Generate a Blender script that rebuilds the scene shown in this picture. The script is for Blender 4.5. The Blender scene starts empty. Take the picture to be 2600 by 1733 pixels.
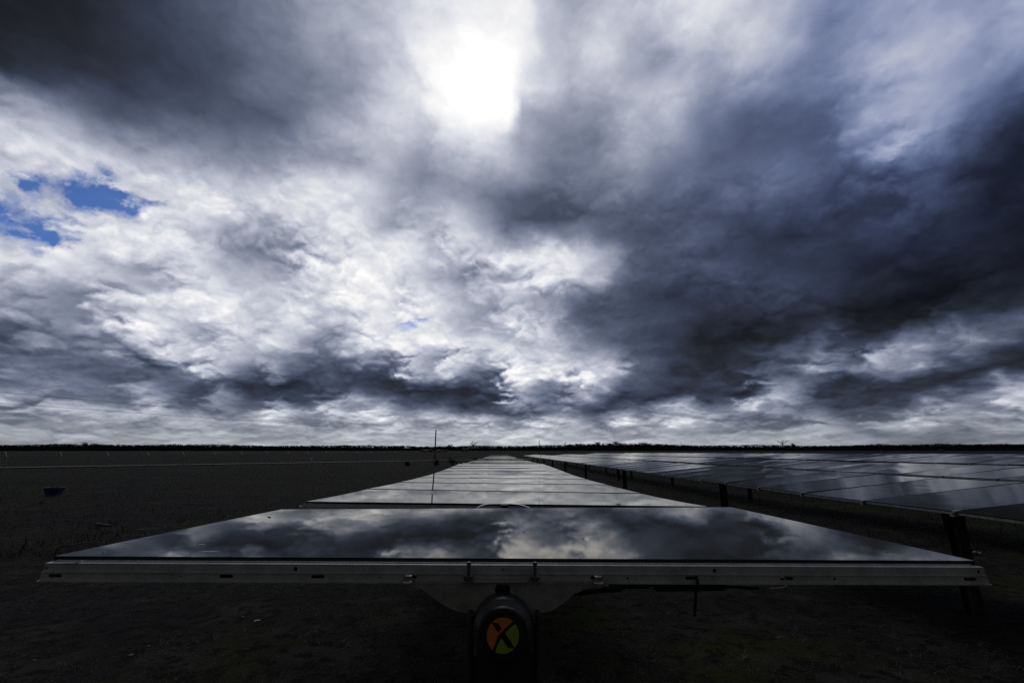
import bpy, bmesh, math, random
import numpy as np
from mathutils import Vector, Matrix, noise as mnoise

random.seed(7); np.random.seed(7)
S = bpy.context.scene
COL = S.collection
rad = math.radians

# ------------------------------------------------------------------ camera
CAM_Z = 1.5                      # eye height over the ground by the first post
FPX, PITCH, YAW = 1155.0, math.atan((1135-866.5)/1155.0), rad(1.62)
cam_d = bpy.data.cameras.new('camera'); cam = bpy.data.objects.new('camera', cam_d); COL.objects.link(cam)
cam.location = (0, 0, CAM_Z); cam.rotation_euler = (math.pi/2+PITCH, 0, -YAW)
cam_d.sensor_width = 36.0; cam_d.lens = 36.0*FPX/2600.0
cam_d.clip_start = 0.05; cam_d.clip_end = 20000
S.camera = cam

# direction of a measured photo point, and the place it has at forward distance Y
_cy, _sy, _cp, _sp = math.cos(YAW), math.sin(YAW), math.cos(PITCH), math.sin(PITCH)
_R = np.array([_cy, -_sy, 0]); _F = np.array([_sy*_cp, _cy*_cp, _sp]); _U = np.array([-_sy*_sp, -_cy*_sp, _cp])
def ray(px, py): return _F+_R*((px-1300)/FPX)+_U*((866.5-py)/FPX)
def at(px, py, Y):
    d = ray(px, py); d = d*Y/d[1]; return Vector((d[0], d[1], d[2]+CAM_Z))

# ------------------------------------------------------------------ world
SUN_AZ, SUN_EL = rad(-3.0), rad(42.5)       # azimuth from +Y towards +X
W = bpy.data.worlds.new('World'); S.world = W; W.use_nodes = True
nt = W.node_tree; nt.nodes.clear()
def N(t, **k):
    n = nt.nodes.new(t)
    for a, b in k.items(): setattr(n, a, b)
    return n
def L(a, b): nt.links.new(a, b)
def setin(sock, v):
    if isinstance(v, bpy.types.NodeSocket): L(v, sock)
    else: sock.default_value = v
def M(op, a, b=None, c=None, clamp=False):
    n = N('ShaderNodeMath', operation=op, use_clamp=clamp); setin(n.inputs[0], a)
    if b is not None: setin(n.inputs[1], b)
    if c is not None: setin(n.inputs[2], c)
    return n.outputs[0]
def MR(v, a, b, c=0.0, d=1.0, smooth=False):
    n = N('ShaderNodeMapRange', interpolation_type='SMOOTHSTEP' if smooth else 'LINEAR'); n.clamp = True
    for i, x in enumerate((v, a, b, c, d)): setin(n.inputs[i], x)
    return n.outputs[0]
def MIX(f, a, b):
    n = N('ShaderNodeMix', data_type='FLOAT'); setin(n.inputs[0], f); setin(n.inputs[2], a); setin(n.inputs[3], b); return n.outputs[0]
def MIXC(f, a, b, mode='MIX'):
    n = N('ShaderNodeMix', data_type='RGBA', blend_type=mode); setin(n.inputs[0], f); setin(n.inputs[6], a); setin(n.inputs[7], b); return n.outputs[2]

tc = N('ShaderNodeTexCoord'); sep = N('ShaderNodeSeparateXYZ'); L(tc.outputs['Generated'], sep.inputs[0])
X, Y, Z = sep.outputs
az = M('DEGREES', M('ARCTAN2', X, Y)); el = M('DEGREES', M('ARCSINE', Z))
zc = M('ADD', M('MAXIMUM', Z, 0.0), 0.13)
pl = N('ShaderNodeCombineXYZ'); L(M('DIVIDE', X, zc), pl.inputs[0]); L(M('DIVIDE', Y, zc), pl.inputs[1])
P = pl.outputs[0]
zc3 = M('ADD', M('MAXIMUM', Z, 0.0), 0.28)
pl3 = N('ShaderNodeCombineXYZ'); L(M('DIVIDE', X, zc3), pl3.inputs[0]); L(M('DIVIDE', Y, zc3), pl3.inputs[1])
P3 = pl3.outputs[0]
qz = M('ADD', M('MULTIPLY', Z, 1.25), M('MULTIPLY', M('SUBTRACT', 1.0, M('EXPONENT', M('MULTIPLY', M('MAXIMUM', Z, 0.0), -8.0))), .26))
plq = N('ShaderNodeCombineXYZ'); L(X, plq.inputs[0]); L(Y, plq.inputs[1]); L(qz, plq.inputs[2]); Q = plq.outputs[0]
def vmul(v, s):
    n = N('ShaderNodeVectorMath', operation='MULTIPLY'); L(v, n.inputs[0]); n.inputs[1].default_value = s; return n.outputs[0]
def vadd(v, s):
    n = N('ShaderNodeVectorMath', operation='ADD'); L(v, n.inputs[0]); setin(n.inputs[1], s); return n.outputs[0]
def NZ(v, scale, det, rough=.5, dist=0.0, off=(0, 0, 0)):
    n = N('ShaderNodeTexNoise'); L(vadd(v, off), n.inputs['Vector']); n.inputs['Scale'].default_value = scale
    n.inputs['Detail'].default_value = det; n.inputs['Roughness'].default_value = rough; n.inputs['Distortion'].default_value = dist
    return n
# warping of the cloud layout by turbulence that lives on the cloud plane
wn = NZ(Q, 12.0, 9, .6, 0, (3.1, 7.7, 1.3)); ws = N('ShaderNodeSeparateXYZ'); L(wn.outputs['Color'], ws.inputs[0])
def VOR(v, scale, det, rough, off=(0, 0, 0)):
    n = N('ShaderNodeTexVoronoi', feature='F1'); L(vadd(v, off), n.inputs['Vector']); n.inputs['Scale'].default_value = scale
    n.inputs['Detail'].default_value = det; n.inputs['Roughness'].default_value = rough
    return n.outputs['Distance']
wv = N('ShaderNodeVectorMath', operation='MULTIPLY_ADD'); L(wn.outputs['Color'], wv.inputs[0]); wv.inputs[1].default_value = (.09, .09, .09); L(Q, wv.inputs[2])
puff = M('SUBTRACT', .46, VOR(wv.outputs[0], 12.0, 2.0, .5))
puff2 = M('SUBTRACT', .46, VOR(vadd(wv.outputs[0], (0, 0, .014)), 12.0, 2.0, .5))
ampe = M('ADD', M('MULTIPLY', M('MAXIMUM', el, 0.0), 0.055), .8)
waz = M('ADD', az, M('MULTIPLY', M('SUBTRACT', ws.outputs[0], .5), M('ADD', M('MULTIPLY', M('MAXIMUM', el, 0.0), 0.05), 2.2)))
wel = M('ADD', el, M('MULTIPLY', M('SUBTRACT', ws.outputs[1], .5), ampe))

pk = MR(el, 22.0, 36.0, 1.0, .25)
wel = M('ADD', wel, M('MULTIPLY', M('MULTIPLY', puff, pk), MR(el, 0.0, 15.0, .9, 2.4)))
waz = M('ADD', waz, M('MULTIPLY', M('MULTIPLY', M('SUBTRACT', puff, puff2), pk), 5.0))
# brightness of the cloud deck as (position, level) lists per height of the sky; level 0-255
SKY = {
0:[0,38,100,42,200,45,300,55,400,68,500,85,600,100,700,125,800,150,900,165,1000,180,1100,215,1200,240,1300,225,1400,190,1500,165,1600,190,1700,205,1800,195,1900,180,2000,175,2100,125,2200,140,2300,150,2400,140,2500,135,2600,150],
60:[0,38,100,42,200,45,300,55,400,68,500,82,600,95,700,120,800,150,900,160,1000,175,1070,220,1200,250,1340,245,1380,190,1462,140,1531,200,1600,180,1700,200,1800,205,1900,190,2000,165,2100,122,2200,145,2300,150,2430,180,2500,140,2600,150],
120:[0,42,100,45,200,48,300,52,400,62,500,72,600,90,700,108,800,140,900,155,1000,190,1080,240,1200,254,1350,250,1385,190,1440,165,1500,205,1540,205,1600,160,1673,140,1750,165,1800,170,1900,195,1945,185,2000,155,2100,118,2200,140,2300,165,2400,165,2500,140,2600,140],
180:[0,55,100,50,200,48,300,50,400,58,500,70,600,85,700,110,800,125,900,145,1000,175,1080,230,1200,254,1310,250,1340,175,1400,168,1480,215,1510,200,1600,155,1700,140,1750,165,1800,150,1880,185,1940,160,2000,130,2100,125,2200,165,2300,185,2400,150,2500,125,2600,120],
240:[0,95,100,75,200,68,300,65,400,65,500,70,600,85,700,105,800,115,900,135,1000,185,1060,195,1100,235,1200,254,1305,252,1320,215,1400,215,1450,160,1500,145,1600,160,1700,182,1800,150,1900,130,2000,110,2100,115,2200,130,2300,150,2400,155,2500,125,2600,100],
300:[0,178,100,150,200,105,300,85,400,75,500,75,600,75,700,82,800,130,900,150,1000,180,1080,195,1120,235,1200,250,1290,250,1325,160,1400,130,1500,128,1600,155,1700,172,1800,115,1900,95,2000,90,2100,95,2200,120,2300,165,2400,150,2500,105,2600,65],
360:[0,195,100,205,200,160,300,115,400,100,500,115,600,100,700,100,800,130,900,165,1000,180,1080,165,1150,215,1200,232,1260,215,1310,150,1400,132,1500,120,1600,158,1700,155,1800,115,1900,90,2000,85,2100,85,2200,150,2300,168,2400,150,2484,72,2600,48],
420:[0,190,100,195,200,205,300,195,400,160,500,135,600,125,700,130,800,145,900,135,1000,162,1060,130,1100,150,1200,165,1300,170,1360,130,1400,115,1500,120,1600,148,1700,120,1800,100,1900,95,2000,98,2100,90,2200,105,2300,112,2400,100,2500,48,2600,35],
480:[0,200,100,205,200,205,300,195,400,205,500,195,600,180,700,195,800,212,900,208,1000,145,1100,138,1200,130,1300,120,1400,108,1500,118,1600,128,1700,102,1800,105,1900,95,2000,100,2100,80,2200,75,2300,85,2400,75,2500,50,2600,36],
540:[0,200,100,195,200,200,300,220,400,212,500,215,600,215,700,205,800,228,900,215,1000,152,1100,160,1200,135,1300,85,1400,72,1500,85,1600,90,1700,85,1800,75,1900,80,2000,80,2100,62,2200,58,2300,70,2400,65,2500,50,2600,33],
600:[0,210,100,208,200,215,300,205,400,215,500,205,560,150,700,165,800,205,900,222,1000,155,1080,175,1150,228,1200,190,1300,100,1400,85,1500,88,1600,85,1700,75,1800,85,1900,75,2000,65,2100,65,2200,60,2300,55,2400,55,2500,45,2600,38],
660:[0,220,100,215,200,215,300,215,400,225,500,212,550,130,600,118,700,130,800,195,900,238,1000,235,1100,175,1200,180,1270,215,1350,235,1437,246,1500,190,1600,105,1700,85,1800,80,1900,70,2000,58,2100,55,2200,52,2300,48,2400,45,2500,40,2600,35],
720:[0,205,100,210,200,190,300,150,350,128,400,150,500,215,600,185,700,150,800,215,900,246,1000,240,1050,205,1100,165,1170,115,1220,160,1300,190,1380,235,1450,238,1500,185,1570,95,1700,75,1800,70,1900,75,2000,65,2100,60,2200,45,2300,38,2400,36,2500,36,2600,38],
780:[0,150,100,165,200,112,300,215,400,205,500,225,600,215,700,195,800,215,900,246,970,240,1010,170,1050,225,1100,235,1200,190,1300,180,1380,120,1450,95,1500,80,1600,75,1700,62,1800,58,1900,65,2000,76,2100,60,2200,38,2300,33,2400,33,2500,35,2600,42],
830:[0,110,100,140,200,120,300,165,350,210,400,220,500,222,600,226,700,215,800,190,870,175,940,235,1000,215,1100,218,1180,145,1230,130,1290,190,1330,235,1360,150,1400,190,1450,110,1500,80,1600,80,1700,72,1800,58,1900,50,2000,45,2100,38,2200,35,2300,35,2400,38,2500,75,2600,95],
880:[0,90,100,115,200,120,300,165,400,215,470,190,500,125,550,190,600,215,700,205,750,165,800,150,900,200,1000,240,1100,242,1200,215,1300,185,1400,195,1480,110,1600,80,1700,55,1800,42,1900,38,2000,42,2100,80,2200,45,2300,95,2400,135,2450,195,2500,130,2600,60],
920:[0,80,100,90,200,120,300,120,400,175,450,215,500,185,600,205,650,150,700,120,800,130,900,110,1000,140,1050,215,1100,110,1150,215,1200,235,1300,228,1400,190,1500,165,1600,100,1700,62,1800,42,1900,38,2000,80,2105,160,2170,65,2250,200,2300,165,2400,155,2500,62,2600,50],
960:[0,145,100,112,200,80,300,65,400,72,480,110,550,200,600,150,650,115,690,185,730,140,800,85,900,72,1000,80,1050,185,1100,170,1150,180,1200,110,1250,98,1300,225,1400,242,1500,245,1560,215,1610,100,1700,60,1800,60,1900,62,2000,90,2100,110,2200,122,2300,90,2400,45,2500,40,2600,45],
1000:[0,108,100,105,200,115,300,110,380,150,430,105,500,58,600,52,700,52,800,52,900,55,1000,62,1100,68,1200,70,1255,75,1300,195,1345,130,1400,110,1470,120,1510,170,1580,75,1700,55,1800,48,1900,60,1950,165,2000,150,2050,120,2100,60,2200,45,2300,45,2400,45,2500,85,2600,158],
1025:[0,182,100,140,200,150,300,110,390,190,450,75,500,80,550,180,620,90,700,60,800,62,850,150,900,185,960,110,1030,52,1100,45,1200,55,1260,80,1300,228,1350,195,1420,110,1480,190,1540,75,1700,55,1800,45,1870,70,1910,150,1970,165,2000,150,2050,105,2100,50,2200,48,2300,55,2400,120,2500,172,2600,165],
1050:[0,90,100,125,200,165,300,135,400,185,470,90,540,95,600,120,650,88,730,190,800,120,850,198,900,150,970,205,1050,150,1130,80,1200,52,1290,62,1380,70,1440,72,1540,60,1640,62,1700,130,1750,185,1800,150,1900,140,2000,120,2100,90,2200,62,2300,110,2400,182,2500,110,2600,170],
1075:[0,150,100,152,200,140,300,160,400,182,500,160,600,125,700,188,800,168,900,165,1000,195,1100,180,1170,195,1250,200,1300,120,1370,180,1440,190,1500,115,1600,178,1700,200,1800,182,1900,120,2000,125,2060,180,2160,120,2230,165,2300,182,2400,165,2500,172,2600,158],
1100:[0,148,100,150,200,160,300,158,400,165,500,172,600,165,700,148,800,138,900,168,1000,176,1100,150,1200,150,1300,172,1400,182,1500,138,1600,150,1700,170,1800,122,1900,112,2000,110,2100,150,2200,102,2300,105,2400,118,2500,108,2600,110],
1128:[0,140,100,142,200,150,300,155,400,160,500,165,600,165,700,165,800,165,900,170,1000,172,1100,168,1200,172,1300,185,1400,190,1500,185,1600,180,1700,172,1800,162,1900,162,2000,165,2100,160,2200,150,2300,120,2400,118,2500,125,2600,132],
}
ys = sorted(SKY)
def level(px, py):
    py = min(max(py, ys[0]), ys[-1]); px = min(max(px, 0), 2600)
    i = max(0, min(len(ys)-2, int(np.searchsorted(ys, py))-1)); t = (py-ys[i])/(ys[i+1]-ys[i])
    a = np.interp(px, SKY[ys[i]][0::2], SKY[ys[i]][1::2]); b = np.interp(px, SKY[ys[i+1]][0::2], SKY[ys[i+1]][1::2])
    return (a*(1-t)+b*t)/255.0
def level_dir(a, e):
    a, e = rad(a), rad(e); d = np.array([math.sin(a)*math.cos(e), math.cos(a)*math.cos(e), math.sin(e)])
    c = d@_F
    if c < .15: return .3
    return level(1300+FPX*(d@_R)/c, 866.5-FPX*(d@_U)/c)
ELS = [0, .8, 1.7, 2.7, 3.7, 4.7, 5.7, 6.9, 8.2, 9.6, 11, 12.5, 14.2, 16, 18, 20.3, 22.6, 25, 27.4, 29.8, 32.2, 34.6, 37, 39.4, 42, 45, 48.5, 60]
AZL = 62.0
HW = AZL/2
def sky_level(a, e):
    if e > 50: return .28+.62*math.exp(-((a+3)/15)**2)+.12*math.exp(-((a-25)/22)**2)
    return level_dir(a, e)
# four ramps across the sky, three heights packed in the channels of each
facs = [M('DIVIDE', M('SUBTRACT', waz, -AZL+k*HW), HW, clamp=True) for k in range(4)]
sel = [M('GREATER_THAN', waz, -HW), M('GREATER_THAN', waz, 0.0), M('GREATER_THAN', waz, HW)]
rows = []
for j in range(0, len(ELS), 3):
    grp = [ELS[min(j+q, len(ELS)-1)] for q in range(3)]
    cur = None
    for k in range(4):
        r = N('ShaderNodeValToRGB'); cr = r.color_ramp; cr.interpolation = 'LINEAR'; n = 32
        for i in range(n):
            p = i/(n-1); v = [sky_level(-AZL+(k+p)*HW, e) for e in grp]
            if i == 0: elt = cr.elements[0]; elt.position = 0
            elif i == n-1: elt = cr.elements[-1]; elt.position = 1
            else: elt = cr.elements.new(p)
            elt.color = (*v, 1)
        L(facs[k], r.inputs[0])
        cur = r.outputs[0] if cur is None else MIXC(sel[k-1], cur, r.outputs[0])
    sc_ = N('ShaderNodeSeparateColor'); L(cur, sc_.inputs[0]); rows += list(sc_.outputs)[:3]
Lv = rows[0]
for j in range(1, len(ELS)): Lv = MIX(MR(wel, ELS[j-1], ELS[j]), Lv, rows[j])
# beyond the sides the deck goes on, heavy and grey, round behind
back = MR(M('ABSOLUTE', az), 60.0, 105.0, 0, 1, True)
zen = MR(el, 55.0, 80.0, 0, 1, True)
Lv = MIX(back, Lv, .30); Lv = MIX(zen, Lv, .28)

# fibrous and billowing detail
d1 = NZ(vmul(P, (1, .62, 1)), 3.2, 9, .56, .1, (11, 2, 0)).outputs['Fac']
d2 = NZ(Q, 10.5, 10, .58, .08, (1, 22, 0)).outputs['Fac']
d2b = NZ(Q, 10.5, 10, .58, .08, (1, 22, .013)).outputs['Fac']
relief = M('SUBTRACT', d2, d2b)
low = MR(el, 2.0, 16.0, 1.0, 0.0)
mid = M('MULTIPLY', MR(el, 24.0, 32.0, 1.0, .3), MR(Lv, .2, .5, .25, 1.0))
shp = M('SUBTRACT', MR(M('ADD', M('MULTIPLY', d2, .75), M('MULTIPLY', d1, .25)), .43, .57, 0, 1, True), .5)
d1 = MIX(MR(el, 12.0, 34.0), d2, d1)
amp = M('MULTIPLY', MR(Lv, .12, .75, .16, .40), MR(Lv, .85, 1.0, 1.0, .55))
amp = M('MULTIPLY', amp, M('MULTIPLY', M('ADD', M('MULTIPLY', low, .25), .75), M('MULTIPLY', MR(el, 0.3, 3.0, .6, 1.35), MR(el, 7.0, 12.0, 1.0, .78))))
det = M('ADD', M('MULTIPLY', M('SUBTRACT', d1, .5), MR(el, 15.0, 34.0, .5, 1.0)), M('MULTIPLY', M('SUBTRACT', d2, .5), M('ADD', M('MULTIPLY', low, .5), .45)))
det = M('ADD', det, M('MULTIPLY', mid, M('ADD', M('MULTIPLY', relief, .7), M('ADD', M('MULTIPLY', puff, .28), M('MULTIPLY', M('SUBTRACT', puff, puff2), .9)))))
Lf = M('ADD', M('ADD', Lv, M('MULTIPLY', MR(Lv, .25, .7, .0, .05), MR(Lv, .84, .97, 1.0, -.35))), M('MULTIPLY', det, amp))
Lf = M('MAXIMUM', M('MAXIMUM', Lf, .09), M('MULTIPLY', Lv, .74))

# level -> radiance, with the cold cast of the shaded cloud bases
lin = M('POWER', Lf, 2.2)
tr = N('ShaderNodeValToRGB'); cr = tr.color_ramp; L(Lf, tr.inputs[0])
stops = [(0.1, (.95, 1.0, 1.2)), (.25, (.77, .99, 1.62)), (.42, (.82, .99, 1.46)), (.58, (.91, 1.0, 1.27)), (.78, (.965, 1.0, 1.15)), (.95, (1, 1, 1))]
cr.elements[0].position = stops[0][0]; cr.elements[0].color = tuple(c/2 for c in stops[0][1])+(1,)
cr.elements[1].position = stops[-1][0]; cr.elements[1].color = tuple(c/2 for c in stops[-1][1])+(1,)
for p_, c_ in stops[1:-1]:
    q = cr.elements.new(p_); q.color = tuple(c/2 for c in c_)+(1,)
tint = MIXC(M('MULTIPLY', M('MULTIPLY', MR(az, 15.0, 45.0), MR(el, 10.0, 19.0)), MR(Lf, .75, .3, 0, .8)), tr.outputs[0], (.345, .475, 1.02, 1))
tint = MIXC(back, tint, (.5, .5, .505, 1))
tint = MIXC(MR(el, 5.5, 0.5, 0, .65), tint, (.47, .505, .53, 1))
sc2 = N('ShaderNodeVectorMath', operation='SCALE'); L(tint, sc2.inputs[0]); L(M('MULTIPLY', lin, 2.0), sc2.inputs['Scale'])
# the sun burning through the thin cloud
sd = (math.sin(SUN_AZ)*math.cos(SUN_EL), math.cos(SUN_AZ)*math.cos(SUN_EL), math.sin(SUN_EL))
dn = N('ShaderNodeVectorMath', operation='DOT_PRODUCT'); L(tc.outputs['Generated'], dn.inputs[0]); dn.inputs[1].default_value = sd
ang = M('DEGREES', M('ARCCOSINE', M('MINIMUM', dn.outputs['Value'], 1.0)))
glow = M('MULTIPLY', M('EXPONENT', M('MULTIPLY', M('POWER', M('DIVIDE', ang, 4.0), 2.0), -1.0)), .4)
glow = M('MULTIPLY', glow, MR(Lf, .55, 1.15))
gl = N('ShaderNodeCombineXYZ'); L(glow, gl.inputs[0]); L(glow, gl.inputs[1]); L(M('MULTIPLY', glow, .97), gl.inputs[2])
cloud = vadd(sc2.outputs[0], gl.outputs[0])

# gaps where the clear sky shows
def gap(px, py, sx, sy, w=1.0):
    d = ray(px, py); a0 = math.degrees(math.atan2(d[0], d[1])); e0 = math.degrees(math.atan2(d[2], math.hypot(d[0], d[1])))
    k = FPX*math.pi/180/.85
    ga = M('POWER', M('DIVIDE', M('SUBTRACT', waz, a0), sx/k), 2.0); ge = M('POWER', M('DIVIDE', M('SUBTRACT', wel, e0), sy/k), 2.0)
    return M('MULTIPLY', M('EXPONENT', M('MULTIPLY', M('ADD', ga, ge), -1.0)), w)
g = gap(62, 478, 40, 25, .9)
for q in ((205, 530, 85, 36, 1.15), (255, 488, 40, 28, .75), (330, 545, 70, 20, .75), (-15, 590, 95, 52, 1.25), (88, 652, 30, 26, .85), (1040, 845, 85, 17, .62), (2600, 800, 60, 20, .15)):
    g = M('ADD', g, gap(*q))
gd = NZ(Q, 17.0, 10, .66, .1, (5, 5, 5)).outputs['Fac']
gm = MR(M('ADD', g, M('MULTIPLY', M('MULTIPLY', M('SUBTRACT', gd, .5), 3.2), M('MULTIPLY', g, 2.4, clamp=True))), .32, 1.2, 0, .95, False)

sky = N('ShaderNodeTexSky', sky_type='NISHITA'); sky.sun_disc = False; sky.sun_elevation = SUN_EL; sky.sun_rotation = SUN_AZ
sky.air_density = 1.0; sky.dust_density = .3; sky.ozone_density = 2.5
bg1 = N('ShaderNodeBackground'); L(vmul(sky.outputs[0], (.27, .50, .92)), bg1.inputs[0]); bg1.inputs[1].default_value = 0.15
bg2 = N('ShaderNodeBackground'); L(cloud, bg2.inputs[0]); bg2.inputs[1].default_value = 2.0
mx = N('ShaderNodeMixShader'); L(M('SUBTRACT', 1.0, gm), mx.inputs[0]); L(bg1.outputs[0], mx.inputs[1]); L(bg2.outputs[0], mx.inputs[2])
wo = N('ShaderNodeOutputWorld'); L(mx.outputs[0], wo.inputs[0])
W.cycles.sampling_method = 'MANUAL'; W.cycles.sample_map_resolution = 1024

# ------------------------------------------------------------------ sun behind the cloud
sl = bpy.data.lights.new('sun', 'SUN'); sl.energy = 0.5; sl.angle = rad(24); sl.color = (1, .97, .92)
so = bpy.data.objects.new('sun', sl); COL.objects.link(so)
so.rotation_euler = Vector(sd).to_track_quat('Z', 'Y').to_euler()

S.view_settings.view_transform = 'Standard'; S.view_settings.look = 'None'
S.view_settings.exposure = -1.0; S.view_settings.gamma = 1; S.view_settings.use_curve_mapping = False
S.render.engine = 'CYCLES'
S.cycles.max_bounces = 5; S.cycles.diffuse_bounces = 3; S.cycles.glossy_bounces = 4
S.cycles.use_denoising = False

# ================================================================== helpers
def new_obj(name, verts, faces, mat=None, parent=None, smooth=False, mesh=None):
    if mesh is None:
        mesh = bpy.data.meshes.new(name); mesh.from_pydata([tuple(v) for v in verts], [], faces); mesh.update()
        if smooth: mesh.polygons.foreach_set('use_smooth', [True]*len(mesh.polygons))
        if mat: mesh.materials.append(mat)
    o = bpy.data.objects.new(name, mesh); COL.objects.link(o)
    if parent: o.parent = parent
    return o
def thing(name, label, cat, loc=(0, 0, 0), rz=0.0, group=None):
    o = bpy.data.objects.new(name, None); COL.objects.link(o); o.location = loc; o.rotation_euler = (0, 0, rz)
    o.empty_display_size = .2
    return tag(o, label, cat, group)
def tag(o, label, cat, group=None):
    o['label'] = label; o['category'] = cat
    if group: o['group'] = group
    return o
def kind(o, k, label=None):
    o['kind'] = k
    if label: o['label'] = label
    return o
class MB:
    def __init__(s): s.v = []; s.f = []
    def add(s, vs, fs):
        b = len(s.v); s.v += [tuple(v) for v in vs]; s.f += [tuple(i+b for i in f) for f in fs]
    def box(s, x0, x1, y0, y1, z0, z1, M4=None):
        vs = [Vector(p) for p in ((x0,y0,z0),(x1,y0,z0),(x1,y1,z0),(x0,y1,z0),(x0,y0,z1),(x1,y0,z1),(x1,y1,z1),(x0,y1,z1))]
        if M4: vs = [M4 @ v for v in vs]
        s.add(vs, [(0,3,2,1),(4,5,6,7),(0,1,5,4),(1,2,6,5),(2,3,7,6),(3,0,4,7)])
    def tube(s, pts, r, n=8, cap=True):
        pts = [Vector(p) for p in pts]; rs = r if isinstance(r, (list, tuple)) else [r]*len(pts)
        b = len(s.v); up = Vector((0, 0, 1))
        for i, p in enumerate(pts):
            d = (pts[min(i+1, len(pts)-1)]-pts[max(i-1, 0)]).normalized()
            u = d.cross(up); u = u.normalized() if u.length > 1e-3 else Vector((1, 0, 0)); w = u.cross(d)
            for k in range(n):
                a = 2*math.pi*k/n; s.v.append(tuple(p+u*math.cos(a)*rs[i]+w*math.sin(a)*rs[i]))
        for i in range(len(pts)-1):
            for k in range(n):
                a0 = b+i*n+k; a1 = b+i*n+(k+1) % n; s.f.append((a0, a1, a1+n, a0+n))
        if cap:
            s.f.append(tuple(b+k for k in range(n))[::-1]); e = b+(len(pts)-1)*n; s.f.append(tuple(e+k for k in range(n)))
    def lathe(s, prof, axis='Z', n=32, c=(0, 0, 0)):
        b = len(s.v); c = Vector(c)
        for (r, h) in prof:
            for k in range(n):
                a = 2*math.pi*k/n; x, y = r*math.cos(a), r*math.sin(a)
                p = (x, y, h) if axis == 'Z' else (x, h, y)
                s.v.append(tuple(c+Vector(p)))
        for i in range(len(prof)-1):
            for k in range(n):
                a0 = b+i*n+k; a1 = b+i*n+(k+1) % n
                s.f.append((a0, a1, a1+n, a0+n) if axis == 'Z' else (a0, a0+n, a1+n, a1))
        s.f.append(tuple(b+k for k in range(n))); e = b+(len(prof)-1)*n; s.f.append(tuple(e+k for k in range(n))[::-1])
    def build(s, name, mat, parent=None, smooth=False): return new_obj(name, s.v, s.f, mat, parent, smooth)
def prism(poly, y0, y1, name, mat, parent=None, holes=()):
    """outline in x,z (with holes) given depth from y0 to y1"""
    bm = bmesh.new(); edges = []
    for lp in [poly]+list(holes):
        vs = [bm.verts.new((x, y0, z)) for x, z in lp]
        for i in range(len(vs)): edges.append(bm.edges.new((vs[i], vs[(i+1) % len(vs)])))
    bmesh.ops.triangle_fill(bm, use_beauty=True, use_dissolve=False, edges=edges)
    r = bmesh.ops.extrude_face_region(bm, geom=bm.faces[:])
    bmesh.ops.translate(bm, verts=[g for g in r['geom'] if isinstance(g, bmesh.types.BMVert)], vec=(0, y1-y0, 0))
    bmesh.ops.recalc_face_normals(bm, faces=bm.faces[:])
    me = bpy.data.meshes.new(name); bm.to_mesh(me); bm.free(); me.materials.append(mat)
    return new_obj(name, None, None, None, parent, mesh=me)

def mat(name, base, rough=.6, metal=0.0, spec=.5, noise=None, bump=None, coat=0):
    m = bpy.data.materials.new(name); m.use_nodes = True; t = m.node_tree; b = t.nodes['Principled BSDF']
    b.inputs['Base Color'].default_value = (*base, 1); b.inputs['Roughness'].default_value = rough
    b.inputs['Metallic'].default_value = metal; b.inputs['Specular IOR Level'].default_value = spec
    if coat: b.inputs['Coat Weight'].default_value = coat
    c = t.nodes.new('ShaderNodeTexCoord')
    if noise:                                   # list of (scale, colour, threshold low, high)
        prev = None
        for k, (sc, colr, lo, hi) in enumerate(noise):
            n = t.nodes.new('ShaderNodeTexNoise'); n.inputs['Scale'].default_value = sc; n.inputs['Detail'].default_value = 6
            n.inputs['Roughness'].default_value = .62
            t.links.new(c.outputs['Object'], n.inputs['Vector'])
            r = t.nodes.new('ShaderNodeMapRange'); r.inputs[1].default_value = lo; r.inputs[2].default_value = hi
            t.links.new(n.outputs['Fac'], r.inputs[0])
            x = t.nodes.new('ShaderNodeMix'); x.data_type = 'RGBA'; t.links.new(r.outputs[0], x.inputs[0])
            if prev is None: x.inputs[6].default_value = (*base, 1)
            else: t.links.new(prev, x.inputs[6])
            x.inputs[7].default_value = (*colr, 1); prev = x.outputs[2]
        t.links.new(prev, b.inputs['Base Color'])
    if bump:
        n = t.nodes.new('ShaderNodeTexNoise'); n.inputs['Scale'].default_value = bump[0]; n.inputs['Detail'].default_value = 5
        t.links.new(c.outputs['Object'], n.inputs['Vector'])
        u = t.nodes.new('ShaderNodeBump'); u.inputs['Strength'].default_value = bump[1]; u.inputs['Distance'].default_value = bump[2]
        t.links.new(n.outputs['Fac'], u.inputs['Height']); t.links.new(u.outputs[0], b.inputs['Normal'])
    return m

M_ground = mat('dark_soil', (.018, .017, .016), 1.0, spec=.04, noise=[(.05, (.021, .020, .016), .48, .6), (.28, (.025, .029, .007), .48, .57), (1.6, (.042, .038, .035), .5, .68), (7, (.008, .0075, .007), .5, .6), (28, (.05, .046, .042), .6, .7)], bump=(35, .6, .012))
M_straw = mat('dead_grass', (.075, .071, .065), .9, spec=.05, noise=[(.35, (.046, .050, .016), .46, .56), (6, (.19, .18, .16), .54, .66)])
M_gravelroad = mat('pale_gravel', (.20, .19, .17), .95, spec=.1, noise=[(1.5, (.13, .12, .11), .45, .6)])
M_far = mat('far_scrub', (.007, .007, .006), 1.0, spec=.0, noise=[(.02, (.010, .010, .008), .45, .6)])
M_leaf = mat('dark_foliage', (.012, .014, .009), 1.0, spec=.03, noise=[(.3, (.019, .019, .012), .45, .65)])
M_bark = mat('bark', (.05, .045, .04), .9, spec=.1)
M_wood = mat('grey_weathered_wood', (.09, .075, .06), .9, spec=.2, noise=[(3, (.06, .05, .04), .4, .6)])
M_wire = mat('wire', (.05, .05, .05), .5, 1.0)
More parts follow.
